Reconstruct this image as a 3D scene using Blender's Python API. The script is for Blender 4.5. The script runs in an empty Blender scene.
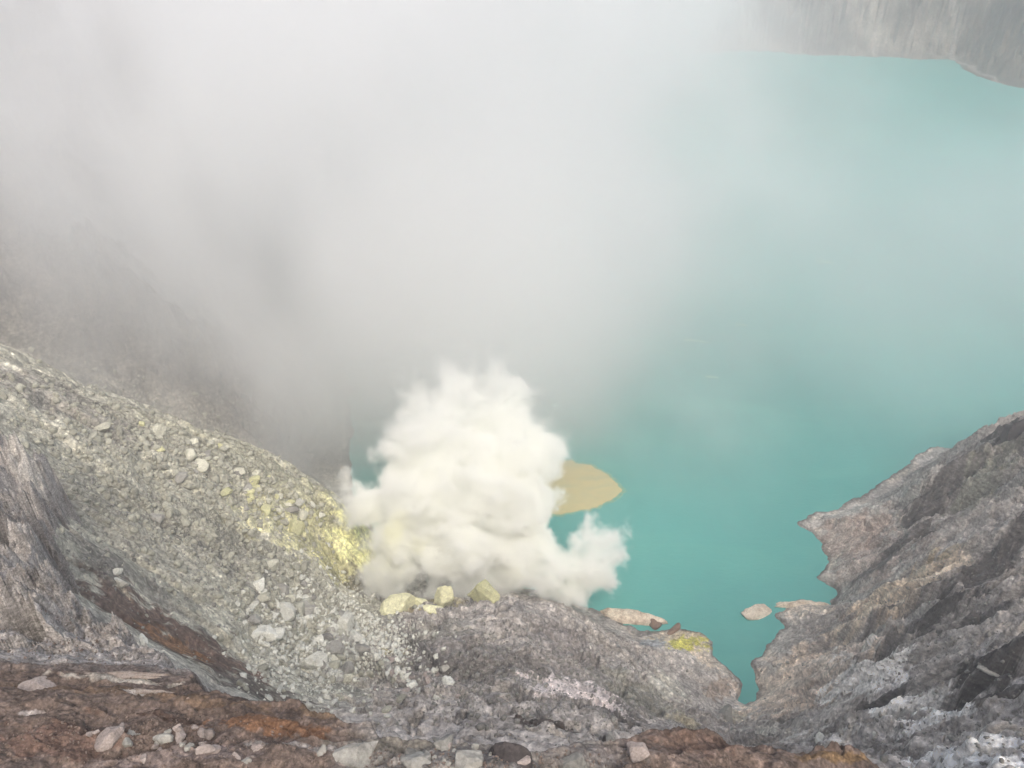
import bpy, bmesh, math, random
import numpy as np
from mathutils import Vector, Matrix
R = math.radians
random.seed(7)
sc = bpy.context.scene
col = sc.collection

# ------------------------------------------------------------------ camera
H, PITCH, F = 120.0, R(34.0), 852.0
cam = bpy.data.cameras.new('camera'); co = bpy.data.objects.new('camera', cam); col.objects.link(co)
co.location = (0, 0, H); co.rotation_euler = (R(90) - PITCH, 0, 0)
cam.sensor_width = 36; cam.lens = 36 * F / 1024; cam.clip_end = 5000; cam.clip_start = 0.1
sc.camera = co

# ------------------------------------------------------------------ light
SUN_EL, SUN_AZ = R(54), R(165)      # azimuth measured from +Y towards +X
w = bpy.data.worlds.new('World'); sc.world = w; w.use_nodes = True
nt = w.node_tree; nt.nodes.clear()
sky = nt.nodes.new('ShaderNodeTexSky'); sky.sky_type = 'NISHITA'; sky.sun_disc = False
sky.sun_elevation = SUN_EL; sky.sun_rotation = SUN_AZ; sky.dust_density = 6.0; sky.air_density = 1.0; sky.ozone_density = 1.0
bg = nt.nodes.new('ShaderNodeBackground'); bg.inputs[1].default_value = 0.12
wo = nt.nodes.new('ShaderNodeOutputWorld')
nt.links.new(sky.outputs[0], bg.inputs[0]); nt.links.new(bg.outputs[0], wo.inputs[0])
sun = bpy.data.lights.new('sun', 'SUN'); sun.energy = 1.5; sun.angle = R(24); sun.color = (1.0, 0.965, 0.90)
so = bpy.data.objects.new('sun', sun); col.objects.link(so)
sd_ = Vector((math.sin(SUN_AZ) * math.cos(SUN_EL), math.cos(SUN_AZ) * math.cos(SUN_EL), math.sin(SUN_EL)))
so.rotation_euler = sd_.to_track_quat('Z', 'Y').to_euler()
sc.view_settings.view_transform = 'Standard'; sc.view_settings.look = 'None'
sc.view_settings.exposure = 0.5; sc.view_settings.gamma = 1
sc.view_settings.use_curve_mapping = False
cy = sc.cycles
cy.max_bounces = 22; cy.volume_bounces = 16; cy.diffuse_bounces = 2; cy.glossy_bounces = 2
cy.transmission_bounces = 2; cy.transparent_max_bounces = 8
cy.volume_step_rate = 1.0; cy.volume_max_steps = 256
cy.use_adaptive_sampling = True; cy.adaptive_threshold = 0.05
cy.use_denoising = True
cy.caustics_reflective = False; cy.caustics_refractive = False
sc.render.threads_mode = 'AUTO'

# ------------------------------------------------------------------ photo geometry helpers
cp, sp = math.cos(PITCH), math.sin(PITCH)
def ray(px, py):
    a = (px - 512) / F; b = (384 - py) / F
    return np.array([a, cp + b * sp, -sp + b * cp])
def PZ(px, py, z):
    d = ray(px, py); t = (z - H) / d[2]
    return np.array([d[0] * t, d[1] * t, z])
def PY(px, py, y):
    d = ray(px, py); t = y / d[1]
    return np.array([d[0] * t, y, H + d[2] * t])

# ------------------------------------------------------------------ numpy noise
def _hash(ix, iy, seed):
    h = (ix.astype(np.int64) * 374761393 + iy.astype(np.int64) * 668265263 + seed * 1274126177) & 0xffffffff
    h = ((h ^ (h >> 13)) * 1274126177) & 0xffffffff
    h = ((h ^ (h >> 16)) * 2246822519) & 0xffffffff
    return h ^ (h >> 15)
def perlin(x, y, seed=0):
    ix = np.floor(x); iy = np.floor(y); fx = x - ix; fy = y - iy
    ux = fx * fx * fx * (fx * (fx * 6 - 15) + 10); uy = fy * fy * fy * (fy * (fy * 6 - 15) + 10)
    def g(dx, dy):
        a = (_hash(ix + dx, iy + dy, seed) & 0xffff) * (2 * math.pi / 65536)
        return np.cos(a) * (fx - dx) + np.sin(a) * (fy - dy)
    a = g(0, 0); b = g(1, 0); c = g(0, 1); d = g(1, 1)
    return ((a + (b - a) * ux) * (1 - uy) + (c + (d - c) * ux) * uy) * 1.5
def fbm(x, y, oct=5, seed=0, lac=2.03, gain=0.5):
    s = 0; a = 1.0; n = 0
    for i in range(oct):
        s = s + a * perlin(x, y, seed + i * 17); n += a; a *= gain; x = x * lac + 3.1; y = y * lac + 1.7
    return s / n
def ridged(x, y, oct=5, seed=0, gain=0.5):
    s = 0; a = 1.0; n = 0; wgt = 1.0
    for i in range(oct):
        v = 1 - np.abs(perlin(x, y, seed + i * 13)); v = v * v * wgt; wgt = np.clip(v * 1.6, 0, 1)
        s = s + a * v; n += a; a *= gain; x = x * 2.07 + 5.3; y = y * 2.07 + 2.9
    return s / n
def worley(x, y, seed=0):
    """F1, F2 and the id of the nearest cell"""
    ix = np.floor(x); iy = np.floor(y)
    f1 = np.full(x.shape, 9.0); f2 = np.full(x.shape, 9.0); cid = np.zeros(x.shape)
    for dx in (-1, 0, 1):
        for dy in (-1, 0, 1):
            h = _hash(ix + dx, iy + dy, seed)
            px = ix + dx + (h & 0xff) / 255.0; py = iy + dy + ((h >> 8) & 0xff) / 255.0
            d = np.hypot(x - px, y - py); m = d < f1
            f2 = np.where(m, f1, np.minimum(f2, d)); cid = np.where(m, ((h >> 16) & 0xfff) / 4095.0, cid); f1 = np.where(m, d, f1)
    return f1, f2, cid
def facets(x, y, seed=0):
    """tilted planar blocks: one random plane per cell"""
    ix = np.floor(x); iy = np.floor(y); f1 = np.full(x.shape, 9.0); v = np.zeros(x.shape)
    for dx in (-1, 0, 1):
        for dy in (-1, 0, 1):
            h = _hash(ix + dx, iy + dy, seed)
            qx = x - (ix + dx + (h & 0xff) / 255.0); qy = y - (iy + dy + ((h >> 8) & 0xff) / 255.0)
            d = np.abs(qx) + np.abs(qy) + .4 * np.hypot(qx, qy); m = d < f1; f1 = np.where(m, d, f1)
            v = np.where(m, ((h >> 16) & 0xff) / 255.0 - .5 + qx * (((h >> 20) & 0x3f) / 32.0 - 1) * .9 + qy * (((h >> 25) & 0x3f) / 32.0 - 1) * .9, v)
    return v
def sstep(x, a, b):
    t = np.clip((x - a) / (b - a), 0, 1); return t * t * (3 - 2 * t)

class TPS:
    def __init__(s, pts, lam=2.0):
        p = np.array(pts, float); s.c = p[:, :2] / 50.0; n = len(p)
        d = np.hypot(s.c[:, None, 0] - s.c[None, :, 0], s.c[:, None, 1] - s.c[None, :, 1])
        K = np.where(d > 0, d * d * np.log(d + 1e-9), 0) + np.eye(n) * lam * 0.001
        P = np.c_[np.ones(n), s.c]; A = np.zeros((n + 3, n + 3)); A[:n, :n] = K; A[:n, n:] = P; A[n:, :n] = P.T
        s.w = np.linalg.solve(A, np.r_[p[:, 2], 0, 0, 0])
    def __call__(s, x, y):
        if x.ndim == 2 and x.size > 100000:                      # a smooth surface: evaluate it coarsely, then interpolate
            def up(A, n, ax):
                q = np.linspace(0, A.shape[ax] - 1, n); i = np.minimum(q.astype(int), A.shape[ax] - 2); f = q - i
                a, b = np.take(A, i, ax), np.take(A, i + 1, ax); f = f[:, None] if ax == 0 else f[None, :]
                return a * (1 - f) + b * f
            n0, n1 = 260, 300
            xc = up(up(x, n0, 0), n1, 1); yc = up(up(y, n0, 0), n1, 1)
            return up(up(s(xc, yc), x.shape[0], 0), x.shape[1], 1)
        x = x / 50.0; y = y / 50.0; n = len(s.c)
        r = s.w[n] + s.w[n + 1] * x + s.w[n + 2] * y
        for i in range(n):
            d2 = (x - s.c[i, 0]) ** 2 + (y - s.c[i, 1]) ** 2
            r = r + s.w[i] * 0.5 * d2 * np.log(d2 + 1e-12)
        return r
def sdist(x, y, poly):
    """signed distance, positive outside the closed polygon"""
    n = len(poly); d = np.full(x.shape, 1e9); ins = np.zeros(x.shape, bool)
    for i in range(n):
        ax, ay = poly[i]; bx, by = poly[(i + 1) % n]
        ex, ey = bx - ax, by - ay
        t = np.clip(((x - ax) * ex + (y - ay) * ey) / (ex * ex + ey * ey + 1e-9), 0, 1)
        d = np.minimum(d, (x - ax - t * ex) ** 2 + (y - ay - t * ey) ** 2)
        c = ((ay > y) != (by > y)); xx = ax + (y - ay) * ex / (ey if abs(ey) > 1e-9 else 1e-9)
        ins ^= c & (x < xx)
    return np.where(ins, -1, 1) * np.sqrt(d)

# ------------------------------------------------------------------ the lake outline (plan)
shore_px = [(352, 490), (366, 520), (400, 560), (480, 580), (560, 596), (588, 606), (604, 616), (622, 628), (640, 633), (668, 631), (700, 633),
            (712, 642), (715, 655), (730, 668), (741, 684), (738, 700), (745, 706), (752, 701), (755, 688), (752, 664), (765, 646),
            (781, 627), (774, 614), (790, 606), (828, 605), (832, 592), (816, 577), (831, 562), (822, 546), (811, 533), (799, 523), (815, 513), (838, 509)]
lake_poly = [tuple(PZ(a, b, 0)[:2]) for a, b in shore_px]
lake_poly += [(95, 152), (135, 150), (185, 165), (250, 260), (290, 380)]
lake_poly += [tuple(PZ(a, b, 0)[:2]) for a, b in [(1040, 90), (1024, 86), (985, 80), (966, 70), (954, 61), (860, 56), (780, 53), (700, 52), (600, 50),
              (500, 54), (400, 70), (320, 110), (285, 180), (285, 250), (325, 330), (350, 390), (350, 440)]]

def sd_lake(x, y):
    base = sdist(x, y, lake_poly)
    near = 1 - sstep(y, 150, 260)
    n = fbm(x / 7, y / 7, 4, 91) * 2.2 * near + fbm(x / 40, y / 40, 6, 92, 2.1, .6) * 14 * (1 - near)
    return base + n

# ------------------------------------------------------------------ mid terrain
ridgeL = [(-60, 330, 52), (0, 345, 48), (60, 375, 44), (130, 400, 40), (200, 427, 34), (260, 452, 29), (320, 487, 22), (345, 506, 18)]
ridgeR = [(830, 512, 1), (870, 503, 4), (905, 490, 8), (960, 462, 15), (985, 443, 19), (1005, 432, 23), (1030, 428, 25), (1070, 412, 30), (1150, 400, 42)]
ctrl = ridgeL + ridgeR + [
 (345, 540, 14), (350, 580, 12), (362, 605, 15), (60, 430, 52), (0, 420, 58), (130, 470, 44), (200, 500, 37), (270, 530, 28), (320, 560, 20),
 (60, 520, 60), (130, 560, 49), (200, 580, 41), (270, 600, 31), (320, 620, 24), (84, 600, 67), (150, 640, 56), (220, 660, 48), (280, 680, 40), (330, 670, 31),
 (400, 590, 6), (450, 590, 5), (500, 592, 5), (550, 598, 4), (390, 612, 17), (450, 612, 19), (510, 604, 19), (560, 606, 14), (600, 620, 6),
 (400, 650, 26), (470, 650, 29), (540, 640, 25), (590, 640, 17), (640, 650, 8), (690, 655, 3), (640, 680, 16), (700, 690, 6), (725, 700, 4),
 (400, 700, 40), (470, 700, 42), (540, 700, 40), (600, 700, 30), (660, 710, 20), (720, 720, 10), (330, 720, 48), (400, 740, 58), (500, 740, 60),
 (600, 740, 50), (680, 740, 30), (740, 725, 8), (770, 730, 12),
 (850, 540, 5), (900, 530, 11), (960, 500, 18), (1020, 480, 28), (860, 580, 8), (920, 570, 17), (980, 550, 26), (1024, 540, 33),
 (850, 620, 10), (920, 610, 20), (980, 600, 31), (1024, 600, 38), (800, 650, 6), (850, 650, 14), (920, 650, 26), (980, 650, 40), (1024, 650, 48),
 (770, 690, 6), (830, 690, 16), (900, 690, 32), (960, 690, 46), (1024, 690, 56), (780, 725, 16), (850, 720, 26), (900, 725, 44), (960, 730, 56), (1024, 730, 65),
 (850, 760, 45), (900, 765, 58), (1024, 765, 76)]
cw = [tuple(PZ(*c)) for c in ctrl]
for c in ridgeL[:-1]:
    p = PZ(*c); cw.append((p[0] + 2, p[1] + 15, p[2] - 17))
for c in ridgeR:
    p = PZ(*c); cw.append((p[0] + 1, p[1] + 9, p[2] - 9))
cw += [(-40, 5, 88), (0, 8, 84), (40, 8, 88), (80, 40, 88), (-80, 40, 76), (-110, 80, 80), (125, 80, 72), (150, 120, 50)]
tps = TPS(cw)

def mid_height(x, y):
    sd = sd_lake(x, y)
    base = tps(x, y)
    far = 0.95 * sd + 10 * fbm(x / 60, y / 60, 3, 5) + (ridged(x / 45, y / 55, 6, 62, .6) - .4) * 34 * sstep(sd, 3, 40)
    left = 0.78 * sd
    wall = np.where(y > 300, far, left + (far - left) * sstep(y, 200, 300))
    wall = wall - 3 + ridged(x / 34 + y / 90, y / 50, 5, 61) * 16 * sstep(sd, 5, 40)
    wgt = sstep(y, 132, 160)
    wgt = np.where(x > 60, sstep(y, 160, 190), wgt)
    z = base * (1 - wgt) + wall * wgt
    z = np.minimum(z, 190 + 14 * fbm(x / 30, y / 30, 4, 8))
    scree = sstep(-x, 12, 24) * sstep(y, 22, 34) * (1 - wgt)         # the loose slope stays smoother
    rough = (1 - scree * 0.72)
    nearf = 1 - sstep(y, 170, 300)
    # erosion gullies running down the headland and the mound, blocky rock, strata
    wx = x + 5 * fbm(x / 18, y / 18, 3, 33); wy = y + 5 * fbm(x / 18, y / 18, 3, 34)
    rx = wx * 0.55 + wy * 0.83; ry = -wx * 0.83 + wy * 0.55
    g = ridged(rx / 11, ry / 30, 6, 21, 0.55) - 0.45
    g2 = ridged(wx / 13, wy / 13, 7, 51, 0.58) - 0.45
    right = sstep(x, 20, 50)
    amp = sstep(sd, 0, 18)
    z = z + (g * 7.0 * right + g2 * (3.0 - 0.8 * nearf) * (1 - right)) * rough * amp * (1 - 0.0 * wgt)
    z = z + (ridged(rx / 21 + 9, ry / 52 + 3, 4, 151, .5) - .5) * 8.0 * right * sstep(sd, 3, 20)
    cc = ridged(rx / 8 + 2, ry / 30 + 4, 5, 131, 0.5); z = z - sstep(cc, 0.60, 0.70) * 4.6 * right * sstep(sd, 3, 14) - sstep(ridged(wx / 10, wy / 10 + 3, 5, 141, .5), .62, .8) * 1.6 * (1 - right) * rough * amp
    z = z + (facets(rx / 4.6, ry / 9.5, 201) * 2.6 + facets(rx / 1.9 + 3, ry / 3.6, 202) * 1.15 + facets(rx / .8, ry / 1.3, 203) * .42 * sstep(-y, -150, -110)) * (.55 + .45 * right) * rough * sstep(sd, 0, 8) * nearf
    g3 = ridged(rx / 3.6 + 7, ry / 11, 4, 121, 0.5) - 0.5
    z = z + nearf * g3 * 1.5 * (0.35 + 0.65 * right) * rough * sstep(sd, 0, 8)
    f1, f2, cid = worley(wx / 2.6 + wy / 9, wy / 3.4, 3)
    z = z + (np.clip((f2 - f1) * 1.6, 0, 0.6) + cid * 0.9 - 0.6) * (0.6 + 0.5 * right) * rough * amp * nearf
    f1, f2, cid = worley(wx / 0.95, wy / 0.95 + wx / 3, 4)
    z = z + (np.clip((f2 - f1) * 1.8, 0, 0.5) + cid * 0.6) * 0.22 * (0.15 + 0.85 * (rough - .28) / .72) * sstep(sd, 0, 8) * (1 - sstep(y, 150, 220))
    z = z + fbm(x / 3.2, y / 3.2, 6, 71, 2.1, 0.6) * 0.5 * nearf * (0.35 + 0.65 * rough) * sstep(sd, -1, 8)
    # terraces (strata) on the near slope below the ledge
    st = sstep(-y, -62, -50) * (1 - right * 0.7) * (1 - scree)
    q = z / 3.3 + 0.5 * fbm(x / 9, y / 9, 3, 77); fr = q - np.floor(q)
    z = z + (sstep(fr, 0.35, 0.75) - fr) * 2.6 * st
    gl = fbm(x / 5 + y / 14, y / 22, 4, 44); z = z - np.clip(gl, 0, 1) * 3.6 * scree - sstep(ridged(x / 30 + y / 40, y / 13, 4, 45), .6, .85) * 1.6 * scree
    # shore
    k = 1 - np.exp(-np.clip(sd, 0, 99) / 4.0)
    land = np.maximum(z, 0.35 + 0.5 * np.abs(fbm(x / 2, y / 2, 3, 9))) * k + 0.15
    return np.where(sd > 0, land, np.maximum(sd * 0.6, -3.0)), sd

class Field:
    """A plan grid whose cells shrink towards the camera, with bilinear height look-up"""
    def __init__(s, fn, h, y0, y1, k, c, umax, nr, nc):
        s.h, s.k, s.c, s.umax = h, k, c, umax
        s.f0, s.f1 = math.atan(y0 / h), math.atan(y1 / h); s.nr, s.nc = nr, nc
        fi = np.linspace(s.f0, s.f1, nr)[:, None]; u = np.linspace(-umax, umax, nc)[None, :]
        s.Y = h * np.tan(fi) + 0 * u; s.X = u * (k * s.Y + c)
        s.Z, s.extra = fn(s.X, s.Y)
    def at(s, x, y):
        x = np.asarray(x, float); y = np.asarray(y, float)
        r = (np.arctan(y / s.h) - s.f0) / (s.f1 - s.f0) * (s.nr - 1)
        q = (x / (s.k * y + s.c) + s.umax) / (2 * s.umax) * (s.nc - 1)
        r = np.clip(r, 0, s.nr - 1.001); q = np.clip(q, 0, s.nc - 1.001)
        i = r.astype(int); j = q.astype(int); a = r - i; b = q - j; Z = s.Z
        return (Z[i, j] * (1 - b) + Z[i, j + 1] * b) * (1 - a) + (Z[i + 1, j] * (1 - b) + Z[i + 1, j + 1] * b) * a
    def inside(s, x, y):
        return (y > s.h * math.tan(s.f0)) & (y < s.h * math.tan(s.f1)) & (np.abs(x / (s.k * y + s.c)) < s.umax)

mid = Field(mid_height, H, 12, 760, 0.5, 46, 1.35, 1250, 1700)

# ------------------------------------------------------------------ foreground ledge
edge = [(-140, 360, 68), (-60, 372, 65), (0, 386, 63), (26, 408, 61.5), (50, 440, 61), (42, 480, 64), (34, 530, 68), (48, 590, 74), (94, 640, 84), (140, 662, 93), (185, 668, 98),
        (205, 688, 99.5), (290, 700, 100), (345, 712, 100.5), (385, 736, 101), (470, 746, 101), (560, 742, 101), (640, 732, 100), (690, 722, 99),
        (730, 735, 99), (785, 749, 99), (850, 745, 98), (890, 768, 98), (915, 800, 98), (930, 900, 99)]
ew = [PZ(*e) for e in edge]
ledge_poly = [tuple(p[:2]) for p in ew] + [(6, -6), (-60, -6), (-80, 40)]
tps2 = TPS([tuple(p) for p in ew] + [tuple(PZ(*q)) for q in [(0, 440, 66), (0, 520, 74), (0, 580, 83), (0, 630, 92), (0, 662, 99.5), (-50, 520, 76), (0, 700, 101.2), (0, 768, 102.5), (150, 720, 101.3), (150, 768, 102.3),
            (300, 768, 102.2), (430, 768, 102), (600, 768, 101.6), (740, 768, 100.3), (850, 768, 98.8), (60, 640, 91)]] + [(-30, 0, 105), (0, 0, 105), (-60, 20, 92), (-80, 45, 74)], 0.5)
def ledge_height(x, y):
    sd = sdist(x, y, ledge_poly) + fbm(x / 2.2, y / 2.2, 5, 15) * 0.9 * sstep(y, 10, 22) + fbm(x / 0.8, y / 0.8, 4, 16) * 0.3
    z = tps2(x, y)
    out = sstep(y, 17, 24)                                      # the rock outcrop further along
    z = z + (ridged(x / 5, y / 9, 7, 12, 0.62) - 0.45) * 4.0 * out
    z = z + (facets(x / 2.4, y / 3.4, 301) * 2.2 + facets(x / .9, y / 1.3, 302) * .9 + facets(x / .35, y / .5, 303) * .3) * out
    f1, f2, cid = worley(x / 1.7, y / 1.7 + x / 3, 6)
    z = z + (np.clip((f2 - f1) * 1.6, 0, 0.7) + cid * 1.2 - 0.7) * 0.9 * out
    f1, f2, cid = worley(x / 0.5 + y / 3, y / 0.7, 7)
    z = z + (cid * 0.5) * 0.3 * out
    # soil: thin eroded steps running across, ruts
    xx = x + 0.9 * fbm(x / 1.4, y / 1.4, 4, 18); yy = y + 1.2 * fbm(x / 2.6, y / 2.6, 4, 19)
    q = (yy * 0.8 - xx * 0.18 + 0.02 * xx * xx * 0) / 1.05; fr = q - np.floor(q)
    z = z + (fr - sstep(fr, 0.02, 0.10)) * 0.55 * (1 - out) * sstep(fbm(x / 2.5, y / 2.5, 3, 28), -.35, .15)
    q = (y * 1.0 + .7 * fbm(x / .9, y / .9, 5, 48) + .25 * x) / .43; fr = q - np.floor(q)
    z = z + (fr - sstep(fr, 0.02, 0.12)) * 0.13 * (1 - out) * sstep(fbm(x / 1.5, y / 1.5, 3, 38), -.1, .25)
    z = z + fbm(x / 1.2, y / 1.2, 7, 17, 2.1, 0.58) * 0.34 + fbm(x / 0.18, y / 0.18, 3, 27) * 0.025
    d = np.clip(sd, 0, None)
    lay = d * (5.0 + 3.0 * out); lq = lay / 0.55 + fbm(x, y, 3, 29) * 0.5; lf = lq - np.floor(lq)
    z = z - lay - (sstep(lf, 0.35, 0.6) - lf) * 0.5 * sstep(d, 0, 0.3)
    return z, sd
led = Field(ledge_height, 20.0, 5, 70, 0.5, 7.0, 1.35, 1000, 1500)

def height(x, y):
    """top of whatever stands there"""
    a = mid.at(x, y); b = np.where(led.inside(x, y), led.at(x, y), -99)
    return np.maximum(a, b)
def hit(px, py, which=None):
    """the point of ground seen at a pixel of the photograph"""
    px = np.atleast_1d(np.asarray(px, float)); py = np.atleast_1d(np.asarray(py, float))
    a = (px - 512) / F; b = (384 - py) / F
    d = np.stack([a, cp + b * sp, -sp + b * cp], 1)
    t = np.full(len(px), 10.0); done = np.zeros(len(px), bool)
    hf = height if which is None else which.at
    for i in range(700):
        x = d[:, 0] * t; y = d[:, 1] * t; z = H + d[:, 2] * t
        g = z - hf(x, y); done |= (g <= 0.02) | (t > 900)
        if done.all(): break
        t = np.where(done, t, t + np.clip(g * 0.25, 0.02, 3.0))
    return np.stack([d[:, 0] * t, d[:, 1] * t, H + d[:, 2] * t], 1)

# ------------------------------------------------------------------ colour patches that belong to the ground
def paint(X, Y, base, patches, fld, seed=0):
    C = base.copy()
    O = hit([p[0] for p in patches], [p[1] for p in patches], fld)
    for (px, py, rx, ry, c, s, ang), o in zip(patches, O):
        ca, sa = math.cos(R(ang)), math.sin(R(ang))
        lim = max(rx, ry) * np.linalg.norm(o - np.array([0, 0, H])) / F * 3.0
        # tangent plane of the smooth ground, then the patch's two half axes lying in it
        e_ = max(.3, lim / 8); f_ = tps2 if fld is led else tps; q_ = lambda u_, v_: float(f_(np.array([u_]), np.array([v_]))[0])
        A = [np.clip((q_(o[0] + e_, o[1]) - q_(o[0] - e_, o[1])) / (2 * e_), -.9, .9), np.clip((q_(o[0], o[1] + e_) - q_(o[0], o[1] - e_)) / (2 * e_), -.45, .9)]
        def onpl(qx, qy):
            d = ray(qx, qy); t = (A[0] * -o[0] + A[1] * -o[1] + o[2] - H) / (d[2] - A[0] * d[0] - A[1] * d[1]); return d[:2] * t
        m = np.array([onpl(px + rx * ca, py - rx * sa) - o[:2], onpl(px + ry * sa, py + ry * ca) - o[:2]]).T
        if abs(np.linalg.det(m)) < 1e-5: continue
        for k in range(2):
            L = np.linalg.norm(m[:, k])
            if L > lim: m[:, k] *= lim / L
        im = np.linalg.inv(m); dx = X - o[0]; dy = Y - o[1]
        s1 = im[0, 0] * dx + im[0, 1] * dy; t1 = im[1, 0] * dx + im[1, 1] * dy
        sel = (np.abs(s1) < 2.4) & (np.abs(t1) < 2.4)
        if not sel.any(): continue
        xs, ys = X[sel], Y[sel]; sz = max(0.3, lim / 12)
        n = fbm(xs / sz, ys / sz, 6, seed + int(px) % 97, 2.1, 0.62)
        r = np.sqrt(s1[sel] ** 2 + t1[sel] ** 2) + n * 1.3
        a = (s * (1 - (sstep(r, 0.92, 1.0) if min(c) > .45 else sstep(r, 0.7, 1.12))))[:, None]
        C[sel] = C[sel] * (1 - a) + np.array(c) * a
    return C

# ------------------------------------------------------------------ materials
def mat(name): 
    m = bpy.data.materials.new(name); m.use_nodes = True; m.node_tree.nodes.clear(); return m
def N(m, t, **kw):
    n = m.node_tree.nodes.new(t)
    for k, v in kw.items(): setattr(n, k, v)
    return n
def L(m, a, b): m.node_tree.links.new(a, b)
def mix(m, a, b, f, mode='MIX'):
    n = N(m, 'ShaderNodeMix', data_type='RGBA', blend_type=mode)
    for sock, v in ((n.inputs[0], f), (n.inputs[6], a), (n.inputs[7], b)):
        if hasattr(v, 'is_output'): L(m, v, sock)
        else: sock.default_value = v if not isinstance(v, tuple) else (*v[:3], 1)
    return n.outputs[2]
def ramp(m, src, stops):
    n = N(m, 'ShaderNodeValToRGB'); e = n.color_ramp.elements
    while len(e) < len(stops): e.new(0.5)
    for i, (p, c) in enumerate(stops):
        e[i].position = p; e[i].color = (*((c, c, c) if not isinstance(c, tuple) else c), 1)
    L(m, src, n.inputs[0]); return n.outputs[0]
def noise(m, vec, scale, detail=6, rough=0.6, dist=0):
    n = N(m, 'ShaderNodeTexNoise'); n.inputs['Scale'].default_value = scale; n.inputs['Detail'].default_value = detail
    n.inputs['Roughness'].default_value = rough; n.inputs['Distortion'].default_value = dist
    if vec is not None: L(m, vec, n.inputs['Vector'])
    return n.outputs[0]
def scaled(m, vec, s):
    n = N(m, 'ShaderNodeMapping'); n.inputs['Scale'].default_value = s; L(m, vec, n.inputs[0]); return n.outputs[0]

def ground_mat(name, s, bump=0.5, dist=0.4):
    """s: size of the smallest visible mottling, in 1/m"""
    m = mat(name); out = N(m, 'ShaderNodeOutputMaterial'); b = N(m, 'ShaderNodeBsdfPrincipled')
    L(m, b.outputs[0], out.inputs[0]); b.inputs['Roughness'].default_value = 0.95
    b.inputs['Specular IOR Level'].default_value = 0.15
    at = N(m, 'ShaderNodeAttribute', attribute_name='Col'); geo = N(m, 'ShaderNodeNewGeometry'); P = geo.outputs['Position']
    c = at.outputs['Color']
    c = mix(m, c, ramp(m, noise(m, P, s * 0.12, 8, 0.62), [(0.3, 0.66), (0.5, 1.0), (0.72, 1.32)]), 1.0, 'MULTIPLY')
    c = mix(m, c, ramp(m, noise(m, scaled(m, P, (1, 1, 1.8)), s * 0.4, 9, 0.68, 0.8), [(0.34, 0.62), (0.5, 1.0), (0.66, 1.45)]), 1.0, 'MULTIPLY')
    c = mix(m, c, ramp(m, noise(m, P, s * 1.1, 8, 0.7), [(0.32, 0.55), (0.5, 1.0), (0.66, 1.5)]), 1.0, 'MULTIPLY')
    v = N(m, 'ShaderNodeTexVoronoi'); v.inputs['Scale'].default_value = s * 1.6; v.inputs['Randomness'].default_value = 1
    L(m, mix(m, P, N_noise_col(m, P, s * 0.8), 0.05 / max(s, .2), 'ADD') if False else P, v.inputs['Vector'])
    c = mix(m, c, ramp(m, v.outputs['Color'], [(0.0, 0.78), (0.6, 1.0), (0.95, 1.4)]), 0.8, 'MULTIPLY')
    L(m, c, b.inputs['Base Color'])
    bp = N(m, 'ShaderNodeBump'); bp.inputs['Strength'].default_value = bump; bp.inputs['Distance'].default_value = dist
    h = mix(m, noise(m, P, s * 0.9, 10, 0.72), v.outputs['Distance'], 0.35)
    L(m, h, bp.inputs['Height']); L(m, bp.outputs[0], b.inputs['Normal'])
    return m

def stone_mat(name, c, s, var=0.25, stain=None):
    m = mat(name); out = N(m, 'ShaderNodeOutputMaterial'); b = N(m, 'ShaderNodeBsdfPrincipled')
    L(m, b.outputs[0], out.inputs[0]); b.inputs['Roughness'].default_value = 0.93; b.inputs['Specular IOR Level'].default_value = 0.2
    geo = N(m, 'ShaderNodeNewGeometry'); P = geo.outputs['Position']; oi = N(m, 'ShaderNodeObjectInfo')
    col_ = mix(m, tuple(c), tuple(stain or [q * 0.62 for q in c]), ramp(m, noise(m, P, s, 8, 0.65), [(0.42, 0.0), (0.66, 0.85)]))
    col_ = mix(m, col_, ramp(m, oi.outputs['Random'], [(0, 1 - var), (1, 1 + var)]), 1.0, 'MULTIPLY')
    isl = geo.outputs['Random Per Island']
    col_ = mix(m, col_, ramp(m, isl, [(0, 1 - var), (1, 1 + var)]), 1.0, 'MULTIPLY')
    col_ = mix(m, col_, ramp(m, noise(m, P, s * 5, 8, 0.7), [(0.35, 0.75), (0.62, 1.2)]), 1.0, 'MULTIPLY')
    L(m, col_, b.inputs['Base Color'])
    bp = N(m, 'ShaderNodeBump'); bp.inputs['Strength'].default_value = 0.6; bp.inputs['Distance'].default_value = 0.25 / s
    L(m, noise(m, P, s * 2.2, 10, 0.7), bp.inputs['Height']); L(m, bp.outputs[0], b.inputs['Normal'])
    return m

# ------------------------------------------------------------------ object helpers
def tag(o, label=None, cat=None, group=None, kind=None):
    if label: o['label'] = label
    if cat: o['category'] = cat
    if group: o['group'] = group
    if kind: o['kind'] = kind
    return o
def np_mesh(name, V, Fq, m, cols=None, smooth=False):
    me = bpy.data.meshes.new(name); k = Fq.shape[1]
    me.vertices.add(len(V)); me.vertices.foreach_set('co', V.astype(np.float32).ravel())
    me.loops.add(Fq.size); me.loops.foreach_set('vertex_index', Fq.astype(np.int32).ravel())
    me.polygons.add(len(Fq)); me.polygons.foreach_set('loop_start', (np.arange(len(Fq)) * k).astype(np.int32))
    me.polygons.foreach_set('loop_total', np.full(len(Fq), k, np.int32))
    if smooth: me.polygons.foreach_set('use_smooth', np.ones(len(Fq), bool))
    me.update(calc_edges=True)
    if cols is not None:
        a = me.color_attributes.new('Col', 'FLOAT_COLOR', 'POINT')
        a.data.foreach_set('color', np.c_[cols, np.ones(len(cols))].astype(np.float32).ravel())
    me.materials.append(m)
    o = bpy.data.objects.new(name, me); col.objects.link(o); return o
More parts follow.
